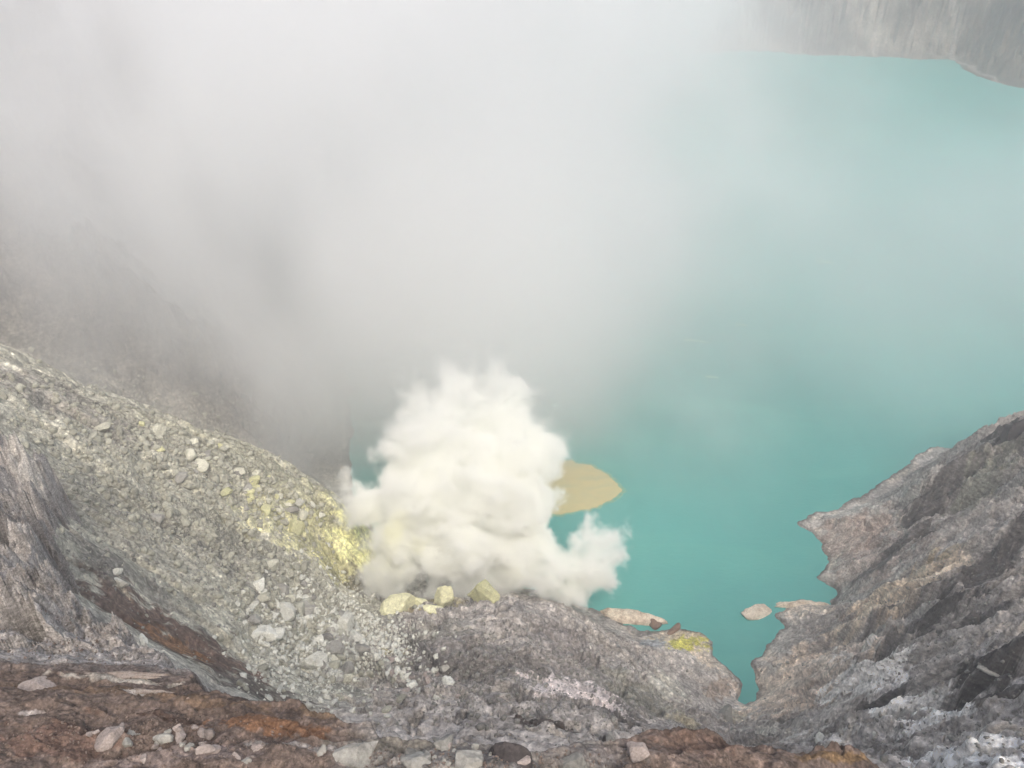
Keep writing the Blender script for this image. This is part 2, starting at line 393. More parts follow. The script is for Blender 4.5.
def grid_obj(name, fld, keep, cols, m):
    nr, nc = fld.nr, fld.nc; idx = np.arange(nr * nc).reshape(nr, nc)
    q = np.stack([idx[:-1, :-1], idx[:-1, 1:], idx[1:, 1:], idx[1:, :-1]], -1).reshape(-1, 4)
    kq = keep.ravel()[q].any(1); q = q[kq]
    used = np.zeros(nr * nc, bool); used[q.ravel()] = True; remap = np.cumsum(used) - 1
    V = np.stack([fld.X.ravel(), fld.Y.ravel(), fld.Z.ravel()], 1)[used]
    return np_mesh(name, V, remap[q], m, cols.reshape(-1, 3)[used], True)

# ================================================================== THE SETTING
# --- mid terrain colours
X, Y, Z = mid.X, mid.Y, mid.Z
def L3(*c): return np.array(c)
n1 = fbm(X / 26, Y / 26, 5, 101)[..., None]; n2 = fbm(X / 6, Y / 6, 5, 102)[..., None]
cgrey = L3(.285, .262, .245); cgrey2 = L3(.47, .435, .40); cscree = L3(.43, .415, .345); cwall = L3(.145, .13, .112)
base = cgrey + (cgrey2 - cgrey) * np.clip(0.5 + n1 * 1.2 + n2 * 0.7, 0, 1)
scr = (sstep(-X, 13, 24) * sstep(Y, 38, 52) * (1 - sstep(Y, 132, 160)))[..., None]
base = base * (1 - scr) + cscree * (1 + 0.25 * n2) * scr
wl = np.where(X > 60, sstep(Y, 175, 200), sstep(Y, 128, 150))[..., None]
base = base * (1 - wl) + cwall * (1 + .5 * n2 * (1 - sstep(Y, 250, 380)[..., None]) + .3 * n1) * wl
YEL, PYEL, CREAM, WHITE, PINK, OCH, DARK, BRN = (.84, .82, .44), (.50, .48, .30), (.64, .54, .43), (.80, .78, .74), (.70, .63, .61), (.46, .36, .22), (.075, .068, .065), (.13, .085, .06)
LG, DG, GG = (.33, .31, .29), (.115, .105, .10), (.27, .27, .22)
patches = [
 (60, 400, 90, 20, (.27, .25, .22), .7, -25), (180, 440, 80, 14, (.30, .285, .23), .6, -28), (295, 510, 55, 34, PYEL, .7, 30), (320, 540, 45, 45, (.50, .48, .29), .8, 30), (250, 455, 90, 22, (.42, .41, .31), .6, -25), (180, 500, 90, 30, (.36, .35, .28), .5, -30),
 (345, 555, 26, 34, (.60, .57, .32), .8, 0), (362, 530, 26, 34, YEL, 1, 0), (375, 545, 18, 28, YEL, .9, 0),
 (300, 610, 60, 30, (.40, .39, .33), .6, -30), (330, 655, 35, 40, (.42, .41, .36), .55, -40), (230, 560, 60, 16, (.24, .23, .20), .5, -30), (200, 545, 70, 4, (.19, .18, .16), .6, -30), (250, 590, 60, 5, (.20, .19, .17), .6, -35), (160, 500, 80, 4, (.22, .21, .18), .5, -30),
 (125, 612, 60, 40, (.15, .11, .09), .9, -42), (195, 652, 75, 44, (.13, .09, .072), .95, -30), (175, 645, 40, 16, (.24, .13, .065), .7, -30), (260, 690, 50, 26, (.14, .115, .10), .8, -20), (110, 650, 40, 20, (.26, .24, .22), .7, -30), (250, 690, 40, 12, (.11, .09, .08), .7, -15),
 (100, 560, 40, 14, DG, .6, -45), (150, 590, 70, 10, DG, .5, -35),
 (375, 590, 30, 18, (.16, .14, .10), .8, 0), (440, 600, 30, 10, (.4, .36, .2), .6, 0), (500, 590, 40, 10, (.2, .18, .13), .8, 0), (410, 612, 30, 5, (.35, .28, .13), .6, 0), (395, 652, 14, 5, (.36, .32, .14), .6, 0),
 (470, 660, 70, 30, DG, .5, 0), (430, 640, 60, 10, GG, .3, 0), (560, 640, 40, 15, (.22, .20, .19), .6, -20),
 (572, 691, 46, 11, PINK, .95, -14), (600, 700, 30, 7, PINK, .85, -35), (545, 690, 14, 12, PINK, .9, 0), (620, 675, 22, 12, LG, .8, -30), (665, 685, 26, 9, (.5, .48, .42), .85, -35),
 (640, 700, 50, 14, GG, .5, -30), (690, 720, 18, 9, (.42, .38, .28), .8, -20), (560, 725, 50, 18, (.085, .065, .055), .85, 0), (620, 720, 30, 14, DG, .7, -30),
 (640, 620, 34, 7, CREAM, .95, -8), (680, 640, 34, 6, (.5, .42, .3), .9, -8), (688, 644, 22, 5, (.45, .42, .10), .95, -5), (650, 645, 16, 6, (.3, .31, .32), .9, 0), (705, 660, 18, 6, (.55, .47, .38), .9, -40), (720, 690, 10, 16, (.30, .22, .16), .6, -60),
 (800, 606, 30, 6, (.52, .45, .38), .9, 0), (830, 520, 22, 5, LG, .7, 5), (855, 535, 35, 12, (.36, .29, .25), .8, 20), (880, 560, 40, 14, (.33, .27, .24), .7, 20), (840, 600, 30, 7, LG, .6, 10),
 (900, 588, 52, 13, CREAM, .95, 30), (925, 575, 26, 8, OCH, .7, 30), (880, 605, 25, 6, (.42, .33, .26), .8, 25),
 (792, 688, 40, 26, (.60, .50, .41), .9, 35), (825, 668, 46, 16, (.58, .50, .43), .85, 30), (868, 668, 30, 17, WHITE, .8, 10), (850, 655, 16, 8, WHITE, .6, 0), (905, 665, 16, 5, LG, .7, 10), (835, 690, 30, 12, (.32, .28, .25), .5, 20),
 (930, 505, 24, 5, DARK, .9, 40), (915, 515, 16, 5, DARK, .9, 30), (1000, 435, 16, 8, DARK, .95, 20), (1010, 450, 24, 6, (.13, .115, .1), .8, 20), (950, 600, 35, 8, DARK, .9, 35), (900, 612, 30, 5, DG, .8, 20), (1000, 560, 60, 8, DARK, .85, 35), (900, 545, 40, 4, DG, .8, 30), (960, 470, 40, 6, DG, .8, 40), (890, 650, 40, 6, DG, .7, 30), (990, 610, 50, 7, DG, .8, 30),
 (985, 680, 24, 14, DARK, .9, -10), (1000, 695, 26, 10, DARK, .9, -30), (880, 705, 22, 8, DARK, .8, 10), (965, 630, 26, 10, LG, .4, 30), (975, 500, 25, 10, (.22, .22, .17), .6, 40), (905, 495, 14, 6, LG, .8, 40), (955, 520, 12, 5, LG, .8, 10),
 (900, 715, 40, 5, WHITE, .95, -12), (935, 722, 26, 8, WHITE, .95, -20), (850, 735, 30, 5, WHITE, .9, 0), (985, 750, 32, 8, WHITE, .95, 5), (930, 757, 16, 5, WHITE, .9, -15), (800, 738, 26, 7, (.5, .48, .45), .9, -5), (760, 732, 26, 6, (.5, .47, .42), .9, -10),
 (1010, 765, 20, 5, WHITE, .9, 5), (870, 745, 20, 4, (.5, .47, .44), .8, 0), (735, 715, 14, 7, (.45, .41, .33), .9, 0),
 (1000, 50, 48, 48, (.07, .06, .045), 1, -15), (400, 725, 60, 6, LG, .6, 3), (480, 715, 60, 4, LG, .6, -3), (540, 712, 40, 4, LG, .6, -10), (330, 740, 60, 6, LG, .5, 5), (400, 668, 20, 8, GG, .5, 0), (350, 690, 30, 12, GG, .5, -20),
]
patches = [(a, b_, rx * (1.35 if a > 780 else 1.0), ry * (3.0 if a > 740 and b_ > 700 else 1.7 if a > 780 else 1.25 if a > 540 else 1.0), c, min(1, s_ * 1.1), an) for a, b_, rx, ry, c, s_, an in patches]
patches.sort(key=lambda t: min(t[4]) > .37)              # pale crusts lie on top of the rest
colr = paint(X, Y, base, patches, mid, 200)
fr_ = (sstep(Y, 280, 380) * sstep(mid.extra, 0, 6))[..., None]; fz = fbm(X / 28 + Y / 60, Z / 16, 6, 171, 2.1, .62)[..., None]
colr = colr * (1 + fr_ * (fz * 1.6))
tr = (fbm(X / 42, Y / 5.5 + X / 40, 5, 181, 2.1, .6) * 0.9)[..., None]; colr = colr * (1 + scr * tr)      # slide tracks down the scree
# wet dark rim and pale salt crust along the waterline
sdm = mid.extra
crust = (sstep(sdm, 0.2, 0.8) * (1 - sstep(sdm, 1.2, 2.8)) * sstep(fbm(X / 5, Y / 5, 3, 66), -0.05, 0.25) * (1 - sstep(Y, 160, 220)))[..., None]
colr = colr * (1 - crust * .7) + L3(.50, .44, .37) * crust * .7
wet = (sstep(sdm, -1, 0) * (1 - sstep(sdm, .35, .9)) * (1 - sstep(Y, 200, 300)))[..., None]; colr = colr * (1 - .5 * wet)
# far wall: pale mineral runnels
run = (sstep(perlin(X / 9 + fbm(X / 20, Y / 20, 3, 3), Y / 200, 77), 0.5, 0.62) * sstep(Y, 380, 450))[..., None]
colr = colr * (1 - run * .35) + L3(.4, .37, .34) * run * .35
gm = ground_mat('volcanic_rock', 1.6, 0.7, 0.5)
terr = grid_obj('crater_slopes', mid, mid.Z > -2.6, np.clip(colr, .02, .85), gm)
tag(terr, kind='structure')

# --- ledge colours
X, Y, Z = led.X, led.Y, led.Z; sdl = led.extra
n1 = fbm(X / 3, Y / 3, 5, 111)[..., None]; n2 = fbm(X / .8, Y / .8, 5, 112)[..., None]
soil = L3(.120, .090, .075) + (L3(.170, .130, .108) - L3(.120, .090, .075)) * np.clip(.5 + n1 * 1.4, 0, 1)
rockc = L3(.33, .305, .285) * (1 + .5 * n2)
out = (sstep(Y, 15.2, 18.5) * (X < 0))[..., None]
rk = (sstep(X, -4.6, -3.2) * (1 - sstep(X, 2.0, 3.0)))[..., None]
soil = soil * (1 - rk) + L3(.20, .185, .168) * (1 + .5 * n1 + .5 * n2) * rk
cl = soil * (1 - out) + rockc * out
face = sstep(sdl, 0.12, 0.45)[..., None]
faceR = sstep(X, 0.3, 3)[..., None]
cl = cl * (1 - face) + (L3(.25, .23, .215) * (1 + .6 * n2)) * face
OR, DR = (.175, .12, .082), (.085, .05, .036)
lp = [(90, 690, 130, 8, OR, .8, -4), (210, 705, 60, 7, OR, .8, -6), (270, 725, 60, 10, (.2, .1, .05), .7, -8), (120, 680, 60, 4, (.5, .45, .38), .8, -2), (140, 693, 25, 2, (.6, .55, .5), .8, 0), (30, 713, 20, 2, (.5, .45, .42), .7, 10),
      (330, 716, 30, 8, (.17, .12, .08), .8, -10), (400, 745, 60, 8, (.17, .155, .13), .8, 0), (500, 748, 60, 8, (.17, .155, .13), .8, 0), (300, 745, 60, 3, LG, .7, -4), (40, 660, 90, 10, LG, .7, -3), (60, 560, 20, 40, (.27, .24, .215), .7, 0), (20, 450, 14, 30, (.4, .38, .35), .8, 10), (42, 425, 12, 16, (.42, .40, .37), .8, 0), (14, 520, 30, 14, DG, .7, 0),
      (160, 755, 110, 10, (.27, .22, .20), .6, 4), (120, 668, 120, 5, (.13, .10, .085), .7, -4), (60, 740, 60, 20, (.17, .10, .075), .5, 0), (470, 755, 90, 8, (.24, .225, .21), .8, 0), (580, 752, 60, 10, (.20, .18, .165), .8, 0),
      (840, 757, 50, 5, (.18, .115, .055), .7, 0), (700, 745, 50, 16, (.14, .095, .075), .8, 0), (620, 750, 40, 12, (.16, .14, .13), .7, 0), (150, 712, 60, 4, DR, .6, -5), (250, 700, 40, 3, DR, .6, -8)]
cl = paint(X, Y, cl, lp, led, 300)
gm2 = ground_mat('iron_stained_soil', 7.0, 0.6, 0.08)
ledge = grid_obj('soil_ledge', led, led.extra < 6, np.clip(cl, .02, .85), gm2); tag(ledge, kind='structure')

# --- lake
m = mat('turquoise_water'); o_ = N(m, 'ShaderNodeOutputMaterial'); b = N(m, 'ShaderNodeBsdfPrincipled'); L(m, b.outputs[0], o_.inputs[0])
geo = N(m, 'ShaderNodeNewGeometry'); P = geo.outputs['Position']
c = mix(m, (.072, .285, .262), (.10, .350, .322), ramp(m, noise(m, scaled(m, P, (1, .5, 1)), .018, 4, .6), [(.35, 0.0), (.65, 1.0)]))
c = mix(m, c, (.12, .38, .32), ramp(m, noise(m, scaled(m, P, (.5, 2.0, 1)), .035, 8, .68, 1.2), [(.48, 0.0), (.72, .55)]))
L(m, c, b.inputs['Base Color']); b.inputs['Roughness'].default_value = 0.22; b.inputs['IOR'].default_value = 1.33; b.inputs['Specular IOR Level'].default_value = .4
bp = N(m, 'ShaderNodeBump'); bp.inputs['Strength'].default_value = .5; bp.inputs['Distance'].default_value = .15
L(m, noise(m, scaled(m, P, (.7, 1.4, 1)), .9, 6, .65), bp.inputs['Height']); L(m, bp.outputs[0], b.inputs['Normal'])
V = np.array([(-500, 20, 0), (600, 20, 0), (600, 760, 0), (-500, 760, 0)], float)
lake = np_mesh('lake_water', V, np.array([[0, 1, 2, 3]]), m); tag(lake, kind='structure')

# --- ochre scum floating on the lake
def sheet(name, outline, z, m, th=0.05):
    bm = bmesh.new(); vs = [bm.verts.new((p[0], p[1], z)) for p in outline]; f = bm.faces.new(vs)
    bmesh.ops.recalc_face_normals(bm, faces=[f])
    r = bmesh.ops.extrude_face_region(bm, geom=[f]); up = [v for v in r['geom'] if isinstance(v, bmesh.types.BMVert)]
    for v in up: v.co.z += th
    bmesh.ops.recalc_face_normals(bm, faces=bm.faces[:])
    me = bpy.data.meshes.new(name); bm.to_mesh(me); bm.free(); me.materials.append(m)
    o = bpy.data.objects.new(name, me); col.objects.link(o); return o
def curve(pts, n=14, jit=0.0, seed=0):
    rnd = random.Random(seed); P_ = [Vector((p[0], p[1])) for p in pts]; out_ = []
    for i in range(len(P_)):
        a, b_, c_, d = P_[i - 1], P_[i], P_[(i + 1) % len(P_)], P_[(i + 2) % len(P_)]
        for k in range(n):
            t = k / n
            v = 0.5 * ((2 * b_) + (-a + c_) * t + (2 * a - 5 * b_ + 4 * c_ - d) * t * t + (-a + 3 * b_ - 3 * c_ + d) * t ** 3)
            out_.append((v.x + rnd.uniform(-jit, jit), v.y + rnd.uniform(-jit, jit)))
    return out_
m = mat('sulphur_scum'); o_ = N(m, 'ShaderNodeOutputMaterial'); b = N(m, 'ShaderNodeBsdfPrincipled'); L(m, b.outputs[0], o_.inputs[0])
P = N(m, 'ShaderNodeNewGeometry').outputs['Position']
c = mix(m, (.52, .43, .20), (.40, .39, .22), ramp(m, noise(m, scaled(m, P, (1, 2.5, 1)), .12, 7, .65, 1.0), [(.35, 0.0), (.68, 1.0)]))
L(m, c, b.inputs['Base Color']); b.inputs['Roughness'].default_value = .5
scum_px = [(621, 489), (612, 499), (596, 507), (572, 513), (548, 514), (520, 512), (495, 500), (500, 478), (530, 462), (565, 461), (590, 466), (609, 476)]
so_ = np.array(curve([PZ(a, b_, 0)[:2] for a, b_ in scum_px], 26, .03, 3)); sn = fbm(so_[:, 0] / 2.6, so_[:, 1] / 2.6, 6, 41, 2.1, .62)
sc_ = so_.mean(0); so_ = sc_ + (so_ - sc_) * (1 + .13 * sn)[:, None]
scum = sheet('sulphur_scum', so_.tolist(), .004, m, .05)
film_m = stone_mat('thin_scum', (.22, .36, .24), .5, .02, (.10, .33, .28))
hn = fbm(so_[:, 0] / 3.4 + 9, so_[:, 1] / 3.4, 6, 43, 2.1, .65); so2 = sc_ + (so_ - sc_) * (1.05 + .16 * np.abs(hn))[:, None]
scum.location.z = .03; film = sheet('thin_film', so2.tolist(), -.026, film_m, .03); film.parent = scum
tag(scum, 'ochre yellow patch of sulphur scum floating on the turquoise lake beside the white plume', 'scum patch')
fm = stone_mat('pale_scum', (.24, .40, .31), .6, .05, (.14, .36, .29))
for i, (a, b_, wd, lab) in enumerate([(697, 341, 13, 'longest pale streak of scum on the open lake, below the bright haze'), (712, 377, 7, 'short pale streak of scum on the lake above the ochre patch'),
                                  (825, 262, 9, 'faint streak of scum on the lake toward the far cliffs'), (742, 325, 6, 'small faint fleck of scum upper right of the longest streak')]):
    pts = [PZ(a + wd * math.cos(t) * (1 + .2 * math.sin(3 * t)), b_ + 1.0 * math.sin(t) + .12 * wd * math.cos(t), 0)[:2] for t in [k * 2 * math.pi / 11 for k in range(11)]]
    s_ = sheet('scum_streak', curve(pts, 4, .15, i), .004, fm, .05); tag(s_, lab, 'scum streak', 'scum streaks floating on the lake')

# ================================================================== ROCKS
def ico(sub):
    bm = bmesh.new(); bmesh.ops.create_icosphere(bm, subdivisions=sub, radius=1)
    V = np.array([v.co[:] for v in bm.verts]); Fc = np.array([[v.index for v in f.verts] for f in bm.faces]); bm.free(); return V, Fc
ICO = {k: ico(k) for k in (1, 2, 3, 4)}
def rock_shape(rng, sub=3, planes=11, squash=(1, .8, .6), rough=.05):
    V, Fc = ICO[sub]; n = rng.normal(size=(planes, 3)); n /= np.linalg.norm(n, axis=1)[:, None]
    d = rng.uniform(.55, .95, planes); dots = V @ n.T
    r = np.where(dots > 1e-3, d / np.maximum(dots, 1e-3), 9).min(1); r = np.minimum(r, 1.25)
    W = V * r[:, None]
    if rough:
        k = rng.uniform(0, 99)
        W = W * (1 + rough * (perlin(W[:, 0] * 2.5 + k, W[:, 1] * 2.5 + W[:, 2] * 1.7) + .5 * perlin(W[:, 0] * 6 + k, W[:, 2] * 6 + W[:, 1] * 3)))[:, None]
    return W * np.array(squash), Fc
rng = np.random.default_rng(11)
smats = {
 'pale':   stone_mat('sulphur_coated_rock', (.50, .49, .40), 1.2, .22, (.36, .35, .285)),
 'yellow': stone_mat('yellow_tinged_rock', (.48, .47, .27), 1.2, .2, (.36, .35, .22)),
 'white':  stone_mat('bleached_rock', (.60, .60, .54), 1.2, .2, (.42, .41, .35)),
 'grey':   stone_mat('grey_andesite', (.30, .29, .26), 1.5, .25),
 'dark':   stone_mat('dark_andesite', (.075, .065, .062), 2.0, .2),
 'brown':  stone_mat('rusty_rock', (.22, .15, .11), 2.0, .2),
 'cream': stone_mat('cream_rock', (.62, .55, .45), .9, .1, (.34, .26, .2)),
 'gravel': stone_mat('brown_gravel', (.20, .155, .13), 4.0, .3),
 'pinkgrey': stone_mat('pinkish_grey_stone', (.31, .265, .24), 4.0, .2),
 'sulphur': stone_mat('raw_sulphur', (.74, .72, .47), .8, .06, (.60, .58, .38)),
}
shapes = {}
def base_mesh(matn, k, sub=3):
    key = (matn, k)
    if key not in shapes:
        sq = [(1, .8, .62), (1, .65, .5), (.9, .9, .75), (1, .75, .85)][k % 4]
        V, Fc = rock_shape(np.random.default_rng(100 + k * 7), sub, 9 + k % 5, sq)
        me = bpy.data.meshes.new('boulder'); me.from_pydata(V.tolist(), [], Fc.tolist()); me.materials.append(smats[matn]); me.update()
        shapes[key] = me
    return shapes[key]
def put_rock(p, r, matn, k, label, group, cat='boulder', name='boulder', sink=.25, rot=None):
    o = bpy.data.objects.new(name, base_mesh(matn, k)); col.objects.link(o)
    o.location = (p[0], p[1], p[2] + r * (.6 - sink) * .8); o.scale = (r, r, r)
    o.rotation_euler = rot or (rng.uniform(-.3, .3), rng.uniform(-.3, .3), rng.uniform(0, 6.28))
    return tag(o, label, cat, group)
def px2m(p, n): return n * np.linalg.norm(np.array(p) - np.array([0, 0, H])) / F

# one-off blocks: (px, py of the foot, half width in px, colour, label)
singles = [
 (400, 608, 16, 'sulphur', 'pale yellow sulphur block at the front edge of the plume, left of the tall pair'),
 (418, 605, 12, 'sulphur', 'small yellow sulphur block leaning on the block left of the tall pair'),
 (433, 612, 12, 'sulphur', 'rounded sulphur block in front of the tall one at the foot of the plume'),
 (446, 607, 13, 'sulphur', 'tall upright sulphur block at the foot of the plume'),
 (392, 611, 7, 'pale', 'small pale block at the left end of the sulphur blocks by the plume'),
 (485, 600, 18, 'yellow', 'rounded yellowish hump half hidden in the white steam'),
 (757, 612, 12, 'cream', 'small cream rock islet standing alone in the lake off the headland'),
 (653, 628, 7, 'brown', 'square brown boulder at the right tip of the pale shore outcrop'),
 (675, 630, 8, 'brown', 'brown boulder in the water right of the pale shore outcrop'),
 (38, 688, 15, 'pinkgrey', 'flat pinkish stone lying high on the rust brown soil at far left'),
 (110, 738, 12, 'pinkgrey', 'rounded grey pink stone on the brown soil above the rubble strip'),
 (350, 760, 27, 'grey', 'large flat grey slab at the bottom edge of the soil ledge'),
 (420, 762, 17, 'grey', 'pointed grey boulder on the ledge right of the large flat slab'),
 (466, 762, 16, 'grey', 'crumbly grey boulder on the ledge left of the dark round boulder'),
 (509, 758, 19, 'dark', 'dark reddish black round boulder on the bottom ledge'),
 (520, 764, 12, 'pinkgrey', 'flat pale stone below the dark round boulder'),
 (574, 764, 15, 'grey', 'angular grey block right of the dark round boulder on the ledge'),
 (640, 752, 13, 'pinkgrey', 'pale square block on the ledge beside the smooth brown slope'),
 (612, 738, 9, 'grey', 'grey stone perched at the rim of the ledge left of the brown slope'),
 (725, 718, 11, 'grey', 'big grey block at the end of the narrow lake channel'),
 (102, 430, 9, 'pale', 'lone pale boulder high on the scree ridge'),
 (155, 520, 8, 'grey', 'grey boulder halfway up the scree slope above the dark gully'),
 (122, 585, 8, 'white', 'white block of the pair beside the dark gully, lower one'),
 (117, 574, 6, 'white', 'white block of the pair beside the dark gully, upper one'),
 (143, 643, 7, 'white', 'pale slab stranded in the brown gully'),
 (346, 628, 12, 'white', 'largest white boulder at the foot of the scree slope'),
 (1016, 438, 17, 'dark', 'dark rocky crag standing on the crest of the headland at the frame edge'),
 (985, 672, 9, 'grey', 'flat grey cap rock on the dark crag of the headland'),
 (820, 741, 7, 'white', 'upright pale stone at the foot of the headland'),
]
tall = {'tall upright sulphur block at the foot of the plume'}
P = hit([s[0] for s in singles], [s[1] for s in singles])
for i, s in enumerate(singles):
    p = P[i]
    if 'islet' in s[4] or 'in the water' in s[4]: p = PZ(s[0], s[1], 0)
    r = px2m(p, s[2])
    o = put_rock(p, r, s[3], 2 if 'hump' in s[4] else (i * 5 + 3) % 14, s[4], None, sink=.6 if 'ledge' in s[4] or 'soil' in s[4] else .25)
    if s[4] in tall: o.scale = (r * .8, r * .8, r * 1.9); o.location.z += r * .6; o.rotation_euler = (.1, .15, .5)
    if s[3] == 'brown': o.scale = (r * 1.1, r * .9, r * .7); o.rotation_euler = (0, 0, .6); o.location.z = max(p[2], 0) + r * .2
    if 'islet' in s[4]: o.scale = (r * 1.15, r * .95, r * .8); o.location.z = .25; o.rotation_euler = (0, 0, .3); o.name = 'rock_islet'; o['category'] = 'islet'
    if s[4].startswith('flat') or 'slab' in s[4]: o.scale = (r * 1.1, r * .8, r * .5)
    if 'largest white' in s[4]: o['category'] = 'boulder'

# the low pale outcrop along the shore and the pale point opposite
def low_rock(px0, py0, px1, py1, wpx, hgt, mname, label, seed):
    a = PZ(px0, py0, 0); b_ = PZ(px1, py1, 0); c_ = (a + b_) / 2; Lh = np.linalg.norm(b_ - a) / 2; wd = px2m(c_, wpx)
    V, Fc = ICO[4]; V = V.copy(); an = math.atan2(b_[1] - a[1], b_[0] - a[0])
    th = np.arctan2(V[:, 1], V[:, 0]); k = 1 + .28 * perlin(np.cos(th) * 1.8 + seed, np.sin(th) * 1.8) + .12 * perlin(np.cos(th) * 6 + seed, np.sin(th) * 6)
    x = V[:, 0] * Lh * k; y = V[:, 1] * wd * k; z = V[:, 2] * hgt
    z = z * (1 + .5 * fbm(x / 1.6 + seed, y / 1.6, 4, seed)) + .35 * fbm(x / .7, y / .7, 4, seed + 1) * (V[:, 2] > -.2)
    ca, sa = math.cos(an), math.sin(an)
    o = np_mesh('shore_rock', np.stack([x * ca - y * sa, x * sa + y * ca, z], 1), Fc, smats[mname]); o.location = (c_[0], c_[1], .02)
    return tag(o, label, 'rock outcrop')
smats['crust'] = stone_mat('pale_crust', (.34, .29, .25), 5, .1, (.20, .15, .12)); smats['cream'] = stone_mat('cream_crusted_rock', (.66, .58, .47), .8, .05, (.30, .21, .15))
low_rock(601, 613, 664, 624, 8, 1.3, 'cream', 'long low cream and rust outcrop in the water right of the plume', 5)
low_rock(776, 606, 828, 606, 5, 1.0, 'cream', 'low pale rocky point reaching out from the headland beside the islet', 8)
# thin pale crust slabs breaking out of the soil ledge
for i, (a, b_, wpx, lab) in enumerate([(118, 676, 40, 'longest pale crust slab lying along the upper rim of the brown soil'), (140, 692, 26, 'thin white crust slab below the long pale one on the brown soil')]):
    p = hit([a], [b_], led)[0]; r = px2m(p, wpx); V, Fc = ICO[4]; V = V.copy()
    k = 1 + .35 * perlin(V[:, 0] * 2.2 + i * 7, V[:, 1] * 2.2) + .2 * perlin(V[:, 0] * 7 + i, V[:, 1] * 7)
    V[:, 2] = np.clip(V[:, 2], -.45, .45) * (1 + .5 * perlin(V[:, 0] * 4 + i, V[:, 1] * 4)); V = V * np.array([r, r * .10, .05]) * np.stack([k, k, 1 + 0 * k], 1)
    o = np_mesh('crust_slab', V, Fc, smats['pinkgrey'] if i in (4,) else smats['crust']); o.location = (p[0], p[1], p[2] + .03); o.rotation_euler = (-.1, 0, -.06 * i)
    tag(o, lab, 'crust slab', 'crust slabs on the soil ledge', 'thing')
# clusters of boulders
loose = []
def cluster(n, cx, cy, rx, ry, ang, smin, smax, kinds, label, group, on='mid'):
    """n boulders spread over one patch of ground; sizes in metres"""
    ca, sa = math.cos(R(ang)), math.sin(R(ang)); pts = []
    while len(pts) < n:
        a, b_ = rng.normal(0, .45), rng.normal(0, .45)
        if a * a + b_ * b_ > 1: continue
        x, y = cx + rx * a * ca + ry * b_ * sa, cy - rx * a * sa + ry * b_ * ca
        if 2 < x < 1022 and y < 766: pts.append((x, y))
    Q = hit([p[0] for p in pts], [p[1] for p in pts])
    for q in Q:
        if on == 'mid' and led.inside(q[0], q[1]) and led.at(q[0], q[1]) > mid.at(q[0], q[1]) + .1: continue
        if sd_lake(np.array([q[0]]), np.array([q[1]]))[0] < .5: continue
        r = smin * (smax / smin) ** (rng.uniform() ** 2.2); kn = kinds[rng.integers(len(kinds))]
        kk = int(rng.integers(14)); shp = ['blocky', 'long', 'rounded', 'upright'][kk % 4]
        ob = put_rock(q, r, kn, kk, sink=rng.uniform(.45, .9) if on == 'ledge' else .3, label=label % {'c': {'pale': 'pale greenish', 'yellow': 'yellowish', 'white': 'whitish', 'grey': 'grey', 'pinkgrey': 'pinkish grey', 'dark': 'dark', 'brown': 'brown'}[kn],
                 's': ('large ' if r > smin * 1.9 else 'small ' if r < smin * 1.25 else 'medium ') + shp}, group=group)
        d3 = q - np.array([0, 0, H]); dep = d3[1] * cp - d3[2] * sp; qx = 512 + F * d3[0] / dep; qy = 384 - F * (d3[1] * sp + d3[2] * cp) / dep
        loose.append((ob, qx, qy))
cluster(46, 225, 470, 110, 30, -28, .55, 1.5, ['pale', 'yellow', 'pale', 'grey'], '%(s)s %(c)s boulder on the upper scree slope', 'boulders on the upper scree slope')
cluster(34, 285, 505, 50, 24, -30, .6, 1.6, ['yellow', 'pale', 'white'], '%(s)s %(c)s boulder on the yellowish scree', 'boulders on the yellow tinged scree')
cluster(62, 300, 615, 62, 42, -35, .6, 2.0, ['white', 'white', 'pale', 'grey'], '%(s)s %(c)s boulder in the scree foot pile', 'boulders at the foot of the scree')
cluster(40, 330, 655, 36, 40, -30, .5, 1.5, ['white', 'pale', 'grey'], '%(s)s %(c)s boulder in the pile beside the dark mound', 'boulders beside the dark mound')
cluster(24, 420, 680, 60, 24, -5, .35, .9, ['grey', 'white', 'pinkgrey'], '%(s)s %(c)s boulder on the dark mound', 'boulders on the dark mound')
cluster(34, 180, 745, 110, 22, -5, .09, .32, ['pinkgrey', 'grey', 'pinkgrey'], '%(s)s %(c)s stone on the brown soil', 'stones on the brown soil ledge', 'ledge')
cluster(26, 450, 756, 150, 13, 0, .07, .34, ['pinkgrey', 'grey', 'grey'], '%(s)s %(c)s stone along the bottom rim of the ledge', 'stones along the rim of the ledge', 'ledge')
cluster(14, 860, 735, 90, 16, 0, .2, .5, ['white', 'grey', 'grey'], '%(s)s %(c)s boulder among the white crusts', 'boulders below the headland')

# boulders that look alike are told apart by their place in the row
from collections import defaultdict
byl = defaultdict(list)
for ob, qx, qy in loose: byl[ob['label']].append((qx, ob))
ordw = ['first', 'second', 'third', 'fourth', 'fifth', 'sixth', 'seventh', 'eighth', 'ninth', 'tenth', 'eleventh', 'twelfth']
for lab, L_ in byl.items():
    L_.sort(key=lambda t: t[0]); n_ = len(L_)
    if n_ == 1: continue
    for i_, (_, ob) in enumerate(L_):
        if n_ == 2: ob['label'] = lab + (', left one of two' if i_ == 0 else ', right one of two')
        elif i_ < 12: ob['label'] = lab + ', ' + ordw[i_] + ' from left'
